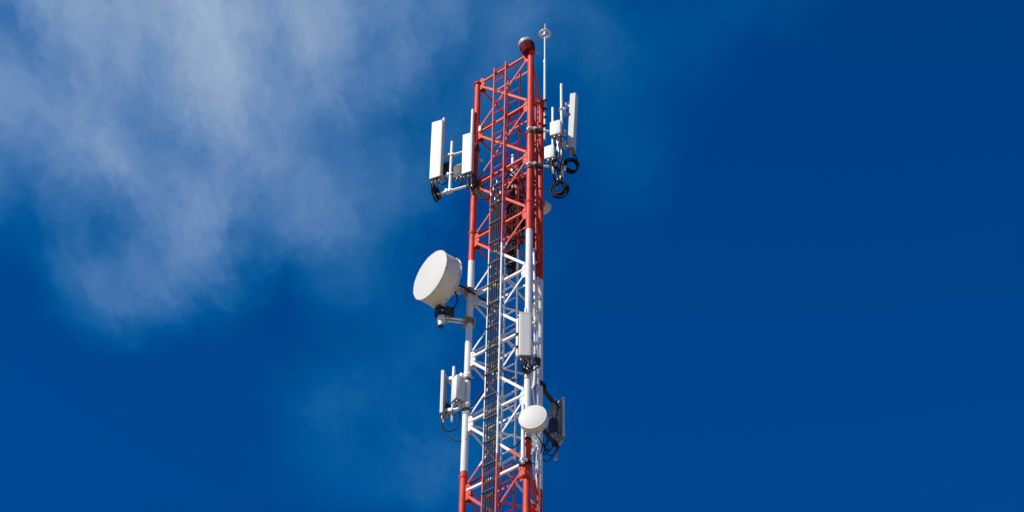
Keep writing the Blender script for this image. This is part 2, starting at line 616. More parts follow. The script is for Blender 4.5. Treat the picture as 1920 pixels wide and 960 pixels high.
# ================================================================== feeder cables on the ladder
tops = [2.30, 2.22, 2.42, 2.12, 2.5, 2.36, 2.18]
dest = [at(893, 352, 29.35), at(900, 356, 29.4), onface(0.35, 0.1, lev(2.15)), onface(0.80, 0.25, lev(1.95)), onface(0.9, 0.35, lev(2.25)), onface(1.1, 0.28, lev(1.85)), onface(1.25, 0.25, lev(1.6))]
for i in range(6):
    s = 0.558 + i * 0.048 + random.uniform(-.009, .009)
    z = lev(tops[i])
    off = -0.062 - 0.026
    pts = [onface(s, off, 0.5), onface(s, off, 10), onface(s, off, z - .25), onface(s, off, z), onface(s, off * .6, z + .16)]
    pts += [(pts[-1] + dest[i]) / 2 + ZUP * 0.05, dest[i]]
    o = MB()
    # keep the long straight run clean: smooth only its top end
    q = [pts[2]] + pts[3:]
    for _ in range(2):
        r_ = [q[0]]
        for a_, b_ in zip(q, q[1:]):
            r_ += [a_ * .75 + b_ * .25, a_ * .25 + b_ * .75]
        q = r_ + [q[-1]]
    run = []
    zz = 0.5
    while zz < z - .4:
        run.append(onface(s + random.uniform(-.007, .007), off + random.uniform(-.004, .006), zz)); zz += 0.575
    o.path(run + q, random.choice((0.010, 0.012, 0.0135)), 8)
    f = o.build('feeder_cable', M_BLACK)
    tag(f, 'black feeder cable strapped side by side with others on the cable ladder', 'cable', 'feeder cables on the cable ladder')
    MB().tube(onface(s, off, z - 0.24), onface(s, off, z - 0.16), 0.017, 10).build('connector', M_ALU, f)

# ================================================================== top: warning lamp and lightning rod
bc = LEG['R'] + V((-0.035, -0.02, ZTOP - 0.01))
lamp = thing('warning_lamp', bc, 'red aircraft warning lamp with grey dome on the tallest mast leg', 'lamp')
lean = V((-0.32, -0.12, 1)).normalized()
mb = MB()
mb.lathe(bc, lean, [(0.06, 0.0), (0.13, 0.005), (0.15, 0.02), (0.180, 0.17), (0.180, 0.20), (0.165, .24)], 8)
mb.build('housing', M_DRED, lamp, True, 20)
mb = MB()
mb.lathe(bc + lean * 0.24, lean, [(0.168, 0.0), (0.172, 0.012), (0.172, 0.03), (0.150, 0.04)], 24)
mb.build('collar', M_GALV, lamp)
prof = [(0.160, 0.03)] + [(0.160 * math.cos(t), 0.05 + 0.12 * math.sin(t)) for t in [i / 10 * PI / 2 for i in range(11)]]
MB().lathe(bc + lean * 0.24, lean, prof, 24).build('dome', M_GLASS, lamp)
mb = MB()
mb.tube(bc + V((.1, 0, .01)), bc + V((0.24, 0.02, 0.012)), 0.008, 6)
mb.build('conduit_stub', M_GALV, lamp)

rp = at(1021.5, 215, 30.02)
rx, ry = rp.x, rp.y
rod = thing('lightning_rod', V((rx, ry, zat(rx, ry, 262))), 'slim pale lightning rod with ring at its tip beside the mast top', 'lightning rod')
zb, zm, ztp = zat(rx, ry, 262), zat(rx, ry, 115), zat(rx, ry, 66)
MB().tube((rx, ry, zb), (rx, ry, zm), 0.030, 14).build('lower_pole', M_RADOME, rod)
MB().tube((rx, ry, zm - .03), (rx, ry, ztp), 0.022, 12).build('upper_pole', M_PALE, rod)
MB().tube((rx, ry, zm - .06), (rx, ry, zm + .03), 0.034, 12).build('pole_coupling', M_GALV, rod)
mb = MB()
pts = [V((rx + 0.118 * math.cos(t), ry + 0.118 * math.sin(t), ztp + 0.05)) for t in [2 * PI * i / 32 for i in range(33)]]
mb.path(pts, 0.031, 8)
for i in range(3):
    t = 2 * PI * i / 3 + .6
    mb.tube((rx, ry, ztp + .05), (rx + 0.118 * math.cos(t), ry + 0.118 * math.sin(t), ztp + .05), 0.011, 6)
mb.build('ring', M_GALV, rod)
MB().lathe(V((rx, ry, ztp - .02)), ZUP, [(0.022, 0), (0.034, .03), (0.036, 0.07), (0.03, 0.13), (0.013, 0.18)], 14).build('hub', M_GALV, rod)
MB().tube((rx, ry, ztp + .15), (rx, ry, ztp + .42), 0.012, 8, r2=0.004).build('tip', M_GALV, rod)
for py in (190, 206, 221, 237):
    z = zat(rx, ry, py)
    q = V((rx, ry, z))
    mb = MB()
    mb.box((q + LEG['B'] + ZUP * z) / 2 * 1.0, ((V((rx, ry, 0)) - LEG['B']).normalized(), V((0, 1, 0)), ZUP), (0.12, 0.05, 0.035)) if False else None
    d = V((LEG['B'].x - rx, LEG['B'].y - ry, 0))
    mb.tube(q - d * 0.35, q + d * 0.6, 0.016, 8)
    mb.lathe(q - ZUP * .03, ZUP, [(.032, 0), (0.046, 0), (0.046, .06), (.032, .06)], 12)
    mb.build('clamp', M_CLAMP, rod)

# ================================================================== upper left antennas
LL = LEG['L']
mnt = thing('antenna_mount', V((LL.x, LL.y, zat(LL.x, LL.y, 352))), 'white pipe frame on the left red leg holding the two upper left antennas', 'antenna mount')
dirL = V((-1, 0.42, 0)).normalized()
zu, zl = zat(LL.x, LL.y, 272), zat(LL.x, LL.y, 345)
zu -= 0.10
reach = 0.92
for nm, z in (('arm', zu), ('arm', zl)):
    MB().tube(V((LL.x, LL.y, z)) + dirL * (LR + .0), V((LL.x, LL.y, z)) + dirL * reach, 0.028, 12).build('arm', M_WHITE, mnt)
    clampring(LL, z, LR, M_CLAMP, mnt, 'clamp', dirL, 0.07)
    clampring(LL, z - 0.12, LR, M_CLAMP, mnt, 'clamp', None, 0.04)


def pipe(xy, zlo, zhi, r, parent, m=M_WHITE, name='pipe'):
    return MB().tube((xy.x, xy.y, zlo), (xy.x, xy.y, zhi), r, 14).build(name, m, parent)


pm = LL + dirL * 0.57
pipe(pm, zat(pm.x, pm.y, 357), zat(pm.x, pm.y, 266), 0.034, mnt)
for z in (zu, zl, (zu + zl) / 2 - .05):
    clampring(pm, z, 0.034, M_GALV, mnt, 'clamp', dirL, 0.06)
p1 = at(829, 290, 29.86)
pipe(p1, zat(p1.x, p1.y, 345), zat(p1.x, p1.y, 222), 0.030, mnt)
for z in (zu, zl):
    clampring(p1, z, 0.030, M_GALV, mnt, 'clamp', dirL, 0.06)
p2 = at(884.5, 260, 29.42)
pipe(p2, zat(p2.x, p2.y, 345), zat(p2.x, p2.y, 206), 0.032, mnt)
for z in (zu, zl):
    clampring(p2, z, 0.032, M_GALV, mnt, 'clamp', -dirL, 0.06)
    MB().tube(V((p2.x, p2.y, z)), V((LL.x, LL.y, z)) + V((-.03, -.04, 0)), 0.022, 8).build('arm', M_CLAMP, mnt)

ta, c1, W1, O1, U1, h1 = panel(815, 229, 333, 29.66, 0.265, 0.115, 24, 'tall white panel antenna, leftmost of the upper left pair', tilt=1.0, conns=5)
tb, c2, W2, O2, U2, h2 = panel(874.5, 252, 324, 29.26, 0.235, 0.10, 24, 'shorter white panel antenna mounted against the left red leg', tilt=1.0, conns=4)
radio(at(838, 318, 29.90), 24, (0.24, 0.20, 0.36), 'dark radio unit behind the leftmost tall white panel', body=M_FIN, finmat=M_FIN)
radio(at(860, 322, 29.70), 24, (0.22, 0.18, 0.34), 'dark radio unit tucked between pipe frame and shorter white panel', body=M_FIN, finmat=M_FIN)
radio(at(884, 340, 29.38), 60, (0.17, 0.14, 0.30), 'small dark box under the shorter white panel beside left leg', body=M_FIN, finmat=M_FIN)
coil(at(816.5, 361, 29.72), V((0.9, -0.35, 0.1)), 0.165, 3, 'black cable coil hanging under the leftmost tall white panel', thick=0.019)
for i, (pa, pb) in enumerate([((812, 338), (813, 350)), ((819, 336), (822, 352)), ((823, 335), (840, 338)), ((872, 328), (880, 352)), ((877, 327), (890, 356)), ((868, 329), (862, 345))]):
    A_, B_ = at(pa[0], pa[1], 29.7 if i < 3 else 29.3), at(pb[0], pb[1], 29.75 if i < 3 else 29.4)
    cable([A_, A_ - ZUP * 0.14, (A_ + B_) / 2 - ZUP * 0.16, B_ - ZUP * .05, B_], 0.013, 'short black jumper cable at the foot of the upper left panels', 'jumper cables under the upper left panels')
for i, off in enumerate((0, 0.035, 0.07)):
    A_ = at(888, 350 + 4 * i, 29.36)
    B_ = onface(0.50, -0.08, lev(2.42) - off)
    cable([A_, A_ + V((0.05, 0.0, -0.08)), (A_ * .5 + B_ * .5) - ZUP * (.06 + off), B_ - ZUP * 0.02, B_], 0.017, 'black cable swinging from left leg across to the cable ladder', 'cables crossing to the cable ladder')
jb = at(900.5, 242, 29.40)
tag(MB().box(jb, (axes(40)[0], axes(40)[1], ZUP), (0.07, 0.06, 0.17), 0.01, 2).build('junction_box', M_RADOME), 'tiny white box fixed on the inner side of the left red leg', 'box')
js = at(898, 300, 29.40)
tag(MB().lathe(js, V((1, .1, .05)), [(0.02, 0), (0.035, 0.01), (0.035, 0.09), (0.02, .1)], 12).build('cable_gland', M_GALV), 'small grey fitting on the left red leg beside the shorter panel', 'fitting')

# ================================================================== upper right antennas
RR = LEG['R']
mr_ = thing('antenna_mount', V((RR.x, RR.y, zat(RR.x, RR.y, 318))), 'pipe frame reaching right from the tall red leg near the top', 'antenna mount')
dirR = V((1, 0.06, 0)).normalized()
zru, zrl = zat(RR.x, RR.y, 244), zat(RR.x, RR.y, 310)
for z, L_ in ((zru, 0.70), (zrl, 0.70)):
    MB().tube(V((RR.x, RR.y, z)) + dirR * LR, V((RR.x, RR.y, z)) + dirR * L_, 0.026, 12).build('arm', M_WHITE, mr_)
    clampring(RR, z, LR, M_GALV, mr_, 'clamp', dirR, 0.055)
    clampring(RR, z - 0.11, LR, M_CLAMP, mr_, 'clamp', None, 0.05)
    MB().box(V((RR.x, RR.y, z)) + dirR * 0.19 + V((0, -.02, -.03)), (dirR, axes(0)[1], ZUP), (0.17, 0.11, 0.09), 0.01).build('clamp', M_CLAMP, mr_)
pA = RR + dirR * 0.475
pB = RR + dirR * 0.665
pA = V((pA.x, pA.y - 0.06, 0)); pB = V((pB.x, pB.y + .02, 0))
pipe(pA, zat(pA.x, pA.y, 326), zat(pA.x, pA.y, 202), 0.027, mr_)
pipe(pB, zat(pB.x, pB.y, 338), zat(pB.x, pB.y, 158), 0.030, mr_)
for q in (pA, pB):
    for z in (zru, zrl):
        clampring(q, z, 0.03, M_GALV, mr_, 'clamp', dirR, 0.055)
tc_, c3, W3, O3, U3, h3 = panel(1077, 181, 283, 28.72, 0.20, 0.125, -73, 'white panel antenna seen edge on, farthest right at the mast top', tilt=2.5, conns=4, poleoff=0.22)
# panel 3's links to its pipe
for py in (206, 268):
    zz = zat(pB.x, pB.y, py)
    e0 = V((pB.x, pB.y, zz)); e1 = c3 + ZUP * (zz - c3.z) - O3 * 0.12
    mb = MB()
    mb.path([e0, (e0 + e1) / 2 - ZUP * 0.13, e1], 0.014, 8)
    mb.path([e0 + ZUP * .05, (e0 + e1) / 2 - ZUP * 0.02, e1 - ZUP * .02], 0.012, 8)
    mb.build('tilt_link', M_GALV, tc_)
    clampring(pB, zz, 0.03, M_GALV, tc_, 'clamp', dirR, 0.06)
radio(at(1042.5, 242, 28.44), 22, (0.24, 0.19, 0.40), 'white radio unit on the upper right frame, higher of the two', finmat=M_FIN)
radio(at(1031, 287, 28.44), 22, (0.215, 0.18, 0.36), 'white radio unit beside the tall red leg, lower of the two', finmat=M_FIN)
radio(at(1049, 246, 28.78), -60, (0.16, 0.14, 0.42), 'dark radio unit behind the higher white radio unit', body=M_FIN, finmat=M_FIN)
coil(at(1071, 311, 28.72), V((0.25, -0.75, -0.35)), 0.135, 4, 'black cable coil right under the edge on white panel', thick=0.018)
coil(at(1048.5, 354, 28.60), V((-0.3, -0.72, -0.25)), 0.155, 4, 'lowest black cable coil, hanging below the upper right frame', thick=0.019)
for i, (pa, pb) in enumerate([((1044, 258), (1046, 340)), ((1047, 256), (1050, 338)), ((1036, 302), (1041, 342)), ((1040, 262), (1034, 318)), ((1052, 262), (1054, 342))]):
    A_, B_ = at(*pa, 28.48), at(*pb, 28.58)
    w_ = 0.05 * (-1) ** i
    cable([A_, A_ - ZUP * .15, A_ * .66 + B_ * .34 + V((w_, 0, 0)), A_ * .33 + B_ * .67 - V((w_, 0, 0)), B_], 0.014,
          'pale jumper cable dropping from the right hand radio units' if i in (0, 1) else 'black jumper cable dropping from the right hand radio units',
          'pale jumper cables below the right radio units' if i in (0, 1) else 'black jumper cables below the right radio units', material=M_GALV if i in (0, 1) else None)
random.seed(11)
for i in range(7):
    A_ = at(random.uniform(1026, 1052), random.uniform(262, 312), 28.50)
    B_ = at(random.uniform(1036, 1056), random.uniform(318, 350), 28.60)
    w_ = V((random.uniform(-.1, .1), random.uniform(-.05, .05), 0))
    cable([A_, A_ - ZUP * random.uniform(.1, .3) + w_, (A_ + B_) / 2 - w_, B_ - ZUP * random.uniform(.05, .2), B_ + w_ * .4], random.choice((.009, .012, .015)),
          'black jumper cable dropping from the right hand radio units', 'black jumper cables below the right radio units')
for pa, pb in (((1073, 289), (1075, 300)), ((1077, 289), (1081, 303))):
    A_, B_ = at(*pa, 28.70), at(*pb, 28.72)
    cable([A_, A_ * .5 + B_ * .5 + V((0.03, 0, -.02)), B_], 0.014, 'short black lead from the edge on panel down to its coil', 'leads under the edge on panel')

# ================================================================== rear sector, seen through the mast
bp_ = at(961, 330, 30.25)
mb_ = thing('antenna_mount', V((bp_.x, bp_.y, zat(bp_.x, bp_.y, 400))), 'pale pipe standing behind the mast, seen through the red lattice', 'antenna mount')
pipe(bp_, zat(bp_.x, bp_.y, 420), zat(bp_.x, bp_.y, 291), 0.034, mb_)
mid_lb = (LEG['L'] + LEG['B']) / 2
for py in (338, 405):
    z = zat(bp_.x, bp_.y, py)
    clampring(bp_, z, 0.034, M_CLAMP, mb_, 'clamp', V((0, -1, 0)), 0.06)
    for k in ('B',):
        MB().tube(V((bp_.x, bp_.y, z)), LEG[k] + ZUP * z, 0.026, 10).build('arm', M_REDP, mb_)
panel(966, 318, 425, 30.50, 0.26, 0.115, 172, 'panel antenna facing away behind the mast, its back showing through red lattice', conns=4)
radio(at(967, 372, 30.12), 160, (0.24, 0.2, 0.42), 'grey radio unit behind the red lattice left of the tallest leg', body=M_ALU, finmat=M_FIN)
radio(at(957, 405, 30.05), 150, (0.22, 0.18, 0.36), 'radio unit in shade behind the cable ladder, lower of the pair', body=M_ALU, finmat=M_FIN)
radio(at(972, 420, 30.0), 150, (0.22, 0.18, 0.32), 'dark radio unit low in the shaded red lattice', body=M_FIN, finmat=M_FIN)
for i, (ya, yb) in enumerate(((346, 334), (372, 362), (392, 384), (418, 407), (436, 430), (452, 444))):
    a_, b_ = at(945 + i, ya, 29.95), at(991 - i, yb, 30.02)
    MB().angle(a_, b_, 0.055, 0.007, V((-.35, .93, 0))).build('support_bar', M_DCON, mb_, False)
for i in range(3):
    a_, b_ = at(953 + 12 * i, 330, 30.0), at(955 + 12 * i, 460, 30.0)
    MB().tube(V((b_.x, b_.y, b_.z)), V((b_.x, b_.y, a_.z)), 0.028, 10).build('support_bar', M_DCON, mb_)
random.seed(5)
for i in range(15):
    x0 = 951 + i * 2.1
    A_ = at(x0, 375 + random.uniform(-30, 15), 30.0 - .03 * i)
    B_ = at(946 + 1.9 * i, 452 + random.uniform(-4, 22), 29.6)
    C_ = onface(0.86 + 0.008 * i, 0.16, lev(3.9))
    cable([A_, A_ - ZUP * 0.2 + V((random.uniform(-.08, .08), 0, 0)), (A_ + B_) / 2 + V((random.uniform(-.09, .09), 0, random.uniform(-.1, .1))), B_, C_], 0.013,
          'black cable looping inside the red lattice above the white band', 'loose cables inside the red lattice')

# small dish at the back of the rear leg
BB = LEG['B']


def dish(face_c, nrm, r, depth, label, rim=True, drum_m=None, face_m=None, hub=True):
    t = thing('dish_antenna', face_c - nrm * depth, label, 'dish antenna', 'drum dish antennas')
    n_ = nrm.normalized()
    k = r / 0.6
    MB().lathe(face_c - n_ * depth, n_, [(r * 0.985, 0), (r, 0.015 * k), (r, depth - 0.012)], 56).build('drum', drum_m or M_DRUM, t)
    MB().lathe(face_c - n_ * 0.03, n_, [(r + .002, 0), (r + 0.013 * k, 0.004), (r + 0.013 * k, 0.026), (r + 0.002, 0.034)], 56).build('rim', M_DISHF, t)
    MB().lathe(face_c - n_ * 0.012, n_, [(r - .002, 0.0), (r - .004, 0.014), (r * 0.85, 0.022), (r * .4, 0.032), (0.01, 0.036)], 56).build('cover', face_m or M_DISHF, t)
    MB().lathe(face_c - n_ * (depth + 0.0), -n_, [(r + .002, 0), (r + 0.014 * k, .006), (r + 0.014 * k, .03), (r * 0.97, 0.04), (r * 0.7, 0.13 * k), (r * 0.35, 0.22 * k), (0.09 * k, 0.25 * k), (0.01, 0.25 * k)], 48).build('reflector', M_DISHF, t)
    cl_ = MB()
    fx = frame(n_)
    for q_ in range(12):
        th = 2 * PI * q_ / 12 + 0.2
        rad = fx[1] * math.cos(th) + fx[2] * math.sin(th)
        tan_ = n_.cross(rad)
        cl_.box(face_c - n_ * 0.02 * k + rad * (r + 0.014 * k), (rad, tan_, n_), (0.012 * k, 0.045 * k, 0.05 * k), 0.002)
        cl_.box(face_c - n_ * (depth + .012 * k) + rad * (r + 0.015 * k), (rad, tan_, n_), (0.014 * k, 0.05 * k, 0.06 * k), 0.002)
    cl_.build('rim_clip', M_ALU, t, False)
    if hub:
        MB().lathe(face_c - n_ * (depth + 0.24 * k), -n_, [(0.15 * k, 0), (0.15 * k, 0.09 * k), (0.10 * k, 0.11 * k), (.085 * k, .22 * k), (0.02, .23 * k)], 20).build('hub', M_ALU, t)
    return t


dd = at(1023, 388, 30.25)
rd = dish(dd + V((0.03, 0.06, 0)), V((0.72, 0.69, 0)), 0.135, 0.13, 'small grey drum dish poking out right behind the red rear leg', drum_m=M_RADOME)
MB().tube(dd - V((.05, .05, 0)), BB + ZUP * dd.z, 0.03, 10).build('bracket', M_CLAMP, rd)

# ================================================================== big drum dish on the left
nd = V((-0.787, -0.617, 0.0)).normalized()
fc = at(806.0, 515.5, 29.02)
big = dish(fc, nd, 0.540, 0.36, 'big white drum dish on the left of the white mast section')
zd = fc.z
# vertical mounting pipe behind it, on two stand-offs from the left leg
bpp = at(827.5, 590, 29.42)
dm = thing('dish_mount', V((bpp.x, bpp.y, zat(bpp.x, bpp.y, 613))), 'white elbow pipe and stand off arms carrying the big drum dish', 'dish mount')
zlo = zat(bpp.x, bpp.y, 612)
MB().tube((bpp.x, bpp.y, zlo), (bpp.x, bpp.y, zd + 0.35), 0.055, 20).build('pipe', M_WHITE, dm)
clampring(bpp, zlo + 0.30, 0.055, M_CLAMP, dm, 'clamp', nd, 0.11)
clampring(bpp, zlo + 0.45, 0.055, M_CLAMP, dm, 'clamp', nd, 0.07)
MB().lathe(V((bpp.x, bpp.y, zlo - .012)), ZUP, [(.01, 0), (0.058, 0), (0.058, .03), (.056, .03)], 18).build('end_cap', M_CLAMP, dm)
zs = zat(LL.x, LL.y, 604)
for z in (zs, zat(LL.x, LL.y, 548)):
    a_ = V((bpp.x, bpp.y, z)); b_ = V((LL.x, LL.y, z))
    d_ = (b_ - a_).normalized()
    s_ = V((-d_.y, d_.x, 0))
    for k in (-1, 1):
        MB().tube(a_ + s_ * .045 * k, b_ - d_ * 0.03 + s_ * .045 * k, 0.021, 10).build('arm', M_WHITE, dm)
    MB().box(a_, (d_, s_, ZUP), (0.145, 0.15, 0.10), 0.006).build('bracket', M_WHITE, dm)
    clampring(LL, z, LR, M_RUST, dm, 'clamp', -d_, 0.15)
    MB().box(b_ + d_ * 0.10, (d_, s_, ZUP), (0.02, 0.22, 0.13), 0.004).build('bracket', M_ALU, dm)
    MB().box(b_ - d_ * 0.10, (d_, s_, ZUP), (0.02, 0.22, 0.13), 0.004).build('bracket', M_ALU, dm)
# yoke joining pipe and hub, and a radio box on the back of the dish
hubp = fc - nd * (0.37 + 0.34)
MB().tube(hubp, V((bpp.x, bpp.y, zd)), 0.05, 12).build('yoke', M_ALU, dm)
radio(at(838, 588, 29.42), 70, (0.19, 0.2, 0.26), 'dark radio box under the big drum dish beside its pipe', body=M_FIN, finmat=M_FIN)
rb = fc - nd * 0.66
for pts, rr in (([at(852, 545, 29.3), at(857, 556, 29.3), at(858, 566, 29.3), at(852, 575, 29.35), at(846, 584, 29.4), at(838, 588, 29.42)], 0.015),
                ([at(848, 541, 29.35), at(860, 534, 29.3), at(872, 540, 29.36), at(886, 549, 29.42), at(905, 560, 29.4), at(921, 571, 29.2), onface(0.5, -.08, lev(4.5))], 0.017)):
    cable(pts, rr, 'black cable crossing the left leg from the big drum dish' if rr > .016 else 'black cable loop hanging below the back of the big drum dish')

# ================================================================== mid panel on the front white leg
mp_ = thing('antenna_mount', V((RR.x - .05, RR.y - .12, zat(RR.x, RR.y, 700))), 'short white pipe and clamps on the front white leg behind its panel', 'antenna mount')
pq = at(970.5, 640, 28.46)
pipe(pq, zat(pq.x, pq.y, 668), zat(pq.x, pq.y, 598), 0.026, mp_)
pq2 = V((RR.x - 0.055, RR.y - 0.13, 0))
pipe(pq2, zat(pq2.x, pq2.y, 690), zat(pq2.x, pq2.y, 579), 0.024, mp_)
for py in (598, 655):
    z = zat(RR.x, RR.y, py)
    clampring(RR, z, LR, M_GALV, mp_, 'clamp', V((-.4, -.9, 0)).normalized(), 0.06)
    MB().tube(V((pq.x, pq.y, z)), V((RR.x, RR.y, z)), 0.02, 8).build('arm', M_WHITE, mp_)
for py in (628, 652):
    z = zat(pq.x, pq.y, py)
    clampring(pq, z, 0.026, M_CLAMP, mp_, 'clamp', V((1, 0, 0)), 0.06)
panel(984.5, 586, 667, 28.26, 0.235, 0.11, -3, 'white panel antenna on the front white leg above small dish', conns=4)
for i, (pa, pb) in enumerate([((977, 674), (986, 695)), ((983, 674), (993, 696)), ((988, 673), (980, 690)), ((993, 672), (1003, 690)), ((986, 676), (1000, 684)), ((979, 678), (990, 690))]):
    A_, B_ = at(*pa, 28.32), at(*pb, 28.45)
    cable([A_, A_ - ZUP * 0.12, A_ * .4 + B_ * .6 - ZUP * .17, B_ - ZUP * .04, B_ + V((.03, .1, .1))], 0.014, 'short black jumper cable under the panel on the front leg', 'jumper cables under the front leg panel')
radio(at(1007, 678, 28.95), -30, (0.14, 0.12, 0.20), 'small dark box between the two right legs near the front panel', body=M_FIN, finmat=M_FIN)

# bent conduit pipes between the two right hand legs
for pts, lab in (([at(1001, 466, 28.95), at(1002.5, 560, 28.95), at(1003.5, 600, 28.95), at(1001, 608, 28.8), at(998, 609, 28.62)], 'thin pale conduit bending into front white leg under the red band'),
                 ([at(998, 570, 28.66), at(1001.5, 572, 28.8), at(1002.5, 580, 28.95), at(1003, 680, 28.95), at(1002, 716, 28.95), at(1000, 726, 28.85), at(995, 732, 28.66)], 'thin pale conduit bending into the front leg above the small dish'),
                 ([at(1009.5, 640, 29.6), at(1010, 700, 29.6), at(1010.5, 800, 29.6), at(1010, 925, 29.6), at(1010, 1050, 29.6)], 'long thin pale conduit running down between the right hand legs')):
    o = MB().path(pts, 0.022, 10, smooth=2).build('conduit_pipe', M_WHITE)
    tag(o, lab, 'pipe', 'conduit pipes')
for pts in ([at(1008, 520, 29.4), at(1008.3, 700, 29.4), at(1008, 960, 29.4)], [at(1004, 200, 29.2), at(1004, 300, 29.25), at(1005, 470, 29.3)], [at(1009, 200, 29.6), at(1008, 330, 29.6), at(1009, 480, 29.6)]):
    o = MB().path(pts, 0.019, 8).build('conduit_pipe', M_BAND)
    tag(o, 'thin painted conduit running straight up between the right hand legs', 'pipe', 'straight conduits between the right legs')

eRB = (LEG['B'] - LEG['R']).normalized()
iRB = (CEN - (LEG['R'] + LEG['B']) / 2).normalized()
for t_, z0_, z1_, of in ((0.30, 3.45, 0.75, .05), (0.52, 3.42, 1.0, .03), (0.74, 3.47, 0.9, .05), (0.95, 3.40, 1.25, .03), (1.15, 3.55, 0.8, .05)):
    q0 = LEG['R'] + eRB * t_ + iRB * of
    o = MB().tube(q0 + ZUP * lev(z0_), q0 + ZUP * lev(z1_), 0.044, 14)
    for j in range(7):
        zz = lev(z0_) + (lev(z1_) - lev(z0_)) * (j + .5) / 7
        o.lathe(q0 + ZUP * zz, ZUP, [(.046, 0), (.056, 0), (.056, .05), (.046, .05)], 14)
    tag(o.build('conduit_pipe', M_DCON), 'red conduit coloured dark for shade among several in the right face above the white band', 'pipe', 'red conduits in the right face')
clampring(LEG['R'], lev(6.70), LR, M_CLAMP, tower, 'clamp', None, 0.05)

# ================================================================== small dish on the front leg
nsm = V((-0.30, -0.95, 0)).normalized()
fs = at(998.5, 781.5, 28.10)
sd = dish(fs, nsm, 0.262, 0.13, 'small round white dish on the front leg at red paint edge', drum_m=M_RADOME, hub=True)
sm = thing('dish_mount', at(980, 866, 28.4), 'white pipe clamped to the front leg below the small round dish', 'dish mount')
sp_ = at(980.5, 835, 28.42)
MB().tube((sp_.x, sp_.y, zat(sp_.x, sp_.y, 868)), (sp_.x, sp_.y, zat(sp_.x, sp_.y, 760)), 0.036, 16).build('pipe', M_WHITE, sm)
for py, mm_ in ((866, M_CLAMP), (888, M_REDP)):
    z = zat(RR.x, RR.y, py + 4)
    clampring(RR, z, LR, mm_, sm, 'clamp', V((-0.8, -.6, 0)), 0.09)
z = zat(sp_.x, sp_.y, 862)
clampring(sp_, z, 0.036, M_WHITE, sm, 'clamp', V((.7, .4, 0)), 0.05)
MB().tube((sp_.x, sp_.y, z - .02), (RR.x - .03, RR.y, z - .06), 0.03, 10).build('arm', M_CLAMP, sm)
z = zat(sp_.x, sp_.y, 775)
MB().tube((sp_.x, sp_.y, z), fs - nsm * 0.26, 0.035, 10).build('arm', M_WHITE, sm)
MB().tube((sp_.x, sp_.y, z - .05), (RR.x, RR.y, z - .05), 0.03, 10).build('arm', M_WHITE, sm)
cable([fs - nsm * 0.3 + ZUP * -0.1, at(1005, 815, 28.4), at(1013, 826, 28.6), at(1018, 834, 28.9), at(1014, 850, 29.3)], 0.012, 'black cable dropping behind the small round dish')

# ================================================================== lower left antenna
ml = thing('antenna_mount', V((LL.x, LL.y, zat(LL.x, LL.y, 770))), 'white arms on the left white leg holding the lower left antenna', 'antenna mount')
pl = at(849, 740, 29.66)
pipe(pl, zat(pl.x, pl.y, 790), zat(pl.x, pl.y, 688), 0.030, ml)
for pyl in (706, 762):
    z = zat(LL.x, LL.y, pyl)
    a_ = V((LL.x, LL.y, z)); b_ = V((pl.x, pl.y, z))
    d_ = (b_ - a_).normalized()
    MB().tube(a_ + d_ * LR, b_ - d_ * .0, 0.036, 14).build('arm', M_WHITE, ml)
    clampring(LL, z, LR, M_WHITE, ml, 'clamp', d_, 0.10)
    clampring(LL, z - 0.10, LR, M_CLAMP, ml, 'clamp', None, 0.035)
    clampring(pl, z, 0.03, M_GALV, ml, 'clamp', d_, 0.06)
tl, c4, W4, O4, U4, h4 = panel(827, 702, 782, 29.66, 0.25, 0.06, 104, 'slim white panel antenna facing left on lower left arms', conns=4, poleoff=0.2, tilt=0.5)
radio(at(856, 730, 29.42), 58, (0.19, 0.21, 0.58), 'tall cream radio box beside the left white leg', finmat=M_RRU)
radio(at(836, 768, 29.72), 40, (0.15, 0.13, 0.24), 'small dark radio box behind the slim lower left panel', body=M_FIN, finmat=M_FIN)
cable([at(829, 786, 29.62), at(828, 798, 29.62), at(836, 808, 29.62), at(848, 809, 29.62), at(858, 799, 29.6), at(862, 782, 29.55), at(861, 770, 29.5)], 0.011, 'dark looping cable from slim lower left panel up to cream box')
cable([at(827, 786, 29.62), at(827, 800, 29.62), at(836, 815, 29.6), at(850, 825, 29.55), at(864, 828, 29.5), at(874, 824, 29.45)], 0.011, 'dark cable sagging from slim lower left panel to the leg')
cable([at(848, 770, 29.62), at(850, 780, 29.6), at(856, 778, 29.6), at(860, 790, 29.55), at(868, 800, 29.5)], 0.010, 'thin dark cable dangling under the lower left arm')

for pts, lab in (([onface(.60, -.08, lev(5.55)), at(914, 722, 29.2), at(900, 741, 29.35), at(886, 757, 29.38), at(872, 772, 29.42), at(862, 768, 29.45)], 'black cable leaving the cable ladder for the cream radio box'),
                 ([onface(.80, -.08, lev(5.35)), at(950, 704, 29.0), at(962, 713, 28.85), at(974, 712, 28.6), at(986, 698, 28.42)], 'black cable leaving the cable ladder for the front leg panel'),
                 ([onface(.80, -.08, lev(6.6)), at(948, 836, 29.0), at(960, 842, 28.8), at(973, 832, 28.5), at(985, 812, 28.4)], 'black cable leaving the cable ladder for the small round dish')):
    cable(pts, 0.012, lab)

